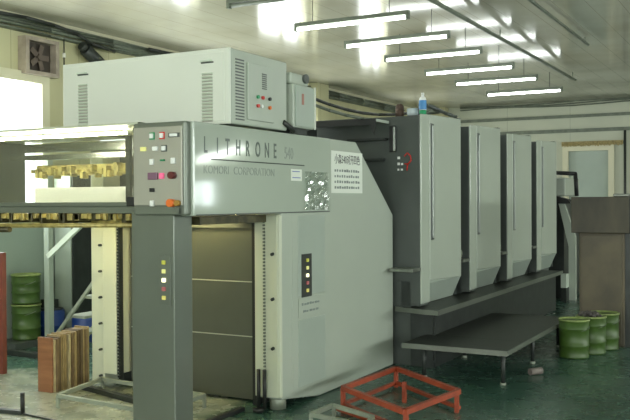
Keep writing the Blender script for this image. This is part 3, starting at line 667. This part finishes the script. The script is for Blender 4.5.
# plinth, pails and drums at far left
tag(MB().box(-7.18, -6.84, 6.2, 6.99, 0, .07, .005).build('low_plinth', DARKP), 'low dark plinth under the stacked green pails at far left', 'plinth')
pail(-7.0, 6.5, .071, 'green pail at far left, lower one of the two stacked', 'stacked green pails', r=.15)
pail(-7.0, 6.5, .071+.372, 'green pail at far left, upper one of the two stacked', 'stacked green pails', r=.15, h=.30)
for x, y, lab in ((-6.99, 6.83, 'blue drum on the floor right of the stacked green pails'), (-6.64, 7.0, 'second blue drum, further right beside the dark cabinet')):
    zd = .071 if x < -6.9 else 0
    T = thing('blue_drum', lab, 'drum', (x, y, zd), 'blue drums at the left')
    MB().lathe([(.14, 0), (.15, .01), (.15, .1), (.155, .105), (.15, .11), (.15, .24), (.145, .26), (.13, .27)], (x, y, zd)).build('drum_body', BLUEP, T)
    MB().lathe([(.13, .265), (.135, .272), (.13, .285), (.001, .288)], (x, y, zd)).build('lid', mat('dark_drum_lid', (.02, .025, .035), .5), T)
tag(MB().box(-7.08, -6.93, 6.77, 6.89, .362, .45, .004).build('dark_carton', DARKM), 'small black box standing on the first blue drum', 'box')
WP = thing('wall_cabinet', 'tall dark grey cabinet against the left wall behind the handrail', 'cabinet', (-6.97, 7.15, 0))
MB().box(-7.09, -6.85, 7.01, 7.30, .0, 1.9, .004).build('body', DARKP, WP)
MB().box(-7.09, -6.85, 6.995, 7.009, .02, 1.89).build('side_panel', PALEB, WP)
MB().box(-6.849, -6.83, 7.01, 7.29, .02, 1.88).build('door', DARKM, WP)
tag(MB().box(-6.825, -6.755, 6.58, 6.65, 0, 1.95, .004).build('grey_post', PALEB), 'pale grey vertical post between green pails and dark cabinet', 'post')
# step ladder with handrail
SL = thing('access_steps', 'grey metal access steps with slanted handrail behind the wooden boards', 'steps', (-6.0, 6.2, 0))
P0, P1 = Vector((-6.45, 6.2, 0.0)), Vector((-5.74, 6.2, .785))
MB().bar(P0, P1, .03, .03).build('side_rail', LOWF, SL); MB().bar(P0+Vector((0, .5, 0)), P1+Vector((0, .5, 0)), .03, .03).build('side_rail', LOWF, SL)
for k in range(3):
    q = P0.lerp(P1, .25+.25*k); MB().box(q.x-.03, q.x+.2, 6.2, 6.7, q.z-.012, q.z+.012).build('tread', LOWF, SL)
MB().bar((-6.37, 6.2, .965), (-5.76, 6.2, 1.41), .035, .05).build('handrail', WHITES, SL)
MB().bar((-5.75, 6.2, 1.41), (-5.75, 6.2, .0), .03, .03).build('handrail_post', LOWF, SL)
MB().bar((-5.75, 6.7, .8), (-5.75, 6.7, .0), .03, .03).build('back_post', LOWF, SL)
tag(MB().box(-6.2, -6.0, 5.3, 5.35, 0, 1.06, .004).build('tall_board', mat('rust_red_panel', (.2, .045, .025), .5, 0, .3, 6)), 'rust-red upright board cut off by the left edge of the photo', 'board')
tag(MB().box(-6.75, -6.22, 5.98, 6.06, 0, .05, .004).build('floor_duct', DARKM), 'dark low duct lying on the floor in front of the green pails', 'duct')

# ------------------------------------------------------------------ boards standing on edge
ordn = ['first', 'second', 'third', 'fourth', 'fifth', 'sixth', 'seventh', 'eighth', 'ninth', 'tenth', 'eleventh', 'twelfth', 'thirteenth', 'fourteenth', 'fifteenth', 'sixteenth', 'last']
tone = {'tan': 'thin tan', 'brown': 'thin brown', 'cream': 'thin cream', 'dark': 'thin dark'}
rnd = random.Random(8); y = 4.96
for k in range(17):
    th = rnd.uniform(.017, .026); hh = .42+rnd.uniform(-.012, .012)+k*.003; x1 = -5.06+rnd.uniform(-.012, .01)
    if k == 7: y += .012
    m = WOODF if k == 0 else random.choice(WOODS)
    o = MB().box(x1-.15, x1, y, y+th-.001, .0, hh, .0015).build('wooden_board', m)
    if k == 0:
        lab = 'front board of the standing stack, showing its red-brown face'
        tag(o, lab, 'board', 'wooden boards standing in a stack')
    else:
        tag(o, '%s wooden board standing on edge, %s in the stack counted from the red-brown one' % (tone[m.name.split('_')[-1]], ordn[k]), 'board', 'wooden boards standing in a stack')
    y += th+.0015

# ------------------------------------------------------------------ low stands
def low_stand(pts, z, r, name, label, m, legs, low=None):
    c_ = sum((Vector(p) for p in pts), Vector((0, 0)))/len(pts)
    T = thing(name, label, 'stand', (c_.x, c_.y, 0))
    for i in range(len(pts)):
        a, b_ = pts[i], pts[(i+1) % len(pts)]
        MB().bar((*a, z), (*b_, z), r*2, r*2).build('top_rail', m, T)
    for p in legs: MB().box(p[0]-r*.8, p[0]+r*.8, p[1]-r*.8, p[1]+r*.8, 0, z).build('leg', m, T)
    if low:
        for i in low:
            a, b_ = pts[i], pts[(i+1) % len(pts)]
            MB().bar((*a, .035), (*b_, .035), r*1.8, r*1.4).build('lower_rail', m, T)
    return T
pl_ = [(-4.65, 4.64), (-4.79, 5.25), (-3.66, 5.12), (-3.7, 4.55)]
low_stand([(-4.66, 4.62), (-4.79, 5.22), (-3.72, 5.12), (-3.72, 4.55)], .09, .014, 'pile_stand', 'pale low rectangular metal stand on the floor behind the pillar', LOWF, [(-4.66, 4.62), (-4.79, 5.22), (-3.72, 5.12), (-3.72, 4.55)])
rd = [(-2.81, 5.555), (-2.76, 6.40), (-2.034, 5.83), (-2.141, 5.105)]
RS = low_stand(rd, .15, .017, 'red_stand', 'red angle-iron frame stand on the green floor in front of the press', REDM, [(-2.81, 5.555), (-2.76, 6.40), (-2.05, 5.83), (-2.141, 5.12), (-2.5, 5.95)], [0, 1, 3])
MB().bar((-2.83, 5.45, .035), (-2.16, 5.08, .035), .03, .03).build('lower_rail', REDM, RS)
low_stand([(-2.74, 4.95), (-2.73, 5.24), (-2.35, 5.07), (-2.3, 4.85)], .1, .013, 'low_rail_stand', 'pale low metal stand at the bottom edge, left of the red frame', LOWF, [(-2.74, 4.95), (-2.71, 5.22), (-2.36, 5.08), (-2.31, 4.87)])
# floor rails
tag(MB().box(-3.44, -3.40, 4.5, 5.17, 0.001, .03, .003).build('floor_rail', DARK), 'black rail on the floor leading to the chain post, right of the pillar', 'rail')
tag(MB().bar((-4.95, 5.18, .02), (-4.2, 4.98, .02), .05, .035).build('floor_rail', DARKM), 'dark bar lying on the floor inside the pale stand', 'rail')
FS = thing('floor_stop', 'black upright stop post on a dark floor bar at bottom left', 'stop post', (-4.74, 4.36, 0))
MB().cyl((-4.74, 4.36, .01), (-4.74, 4.36, .155), .016, 12).build('post', DARK, FS)
MB().bar((-5.4, 4.25, .015), (-4.74, 4.36, .015), .04, .028).bar((-4.74, 4.36, .008), (-4.2, 4.3, .008), .015, .012).build('floor_bar', DARKM, FS)
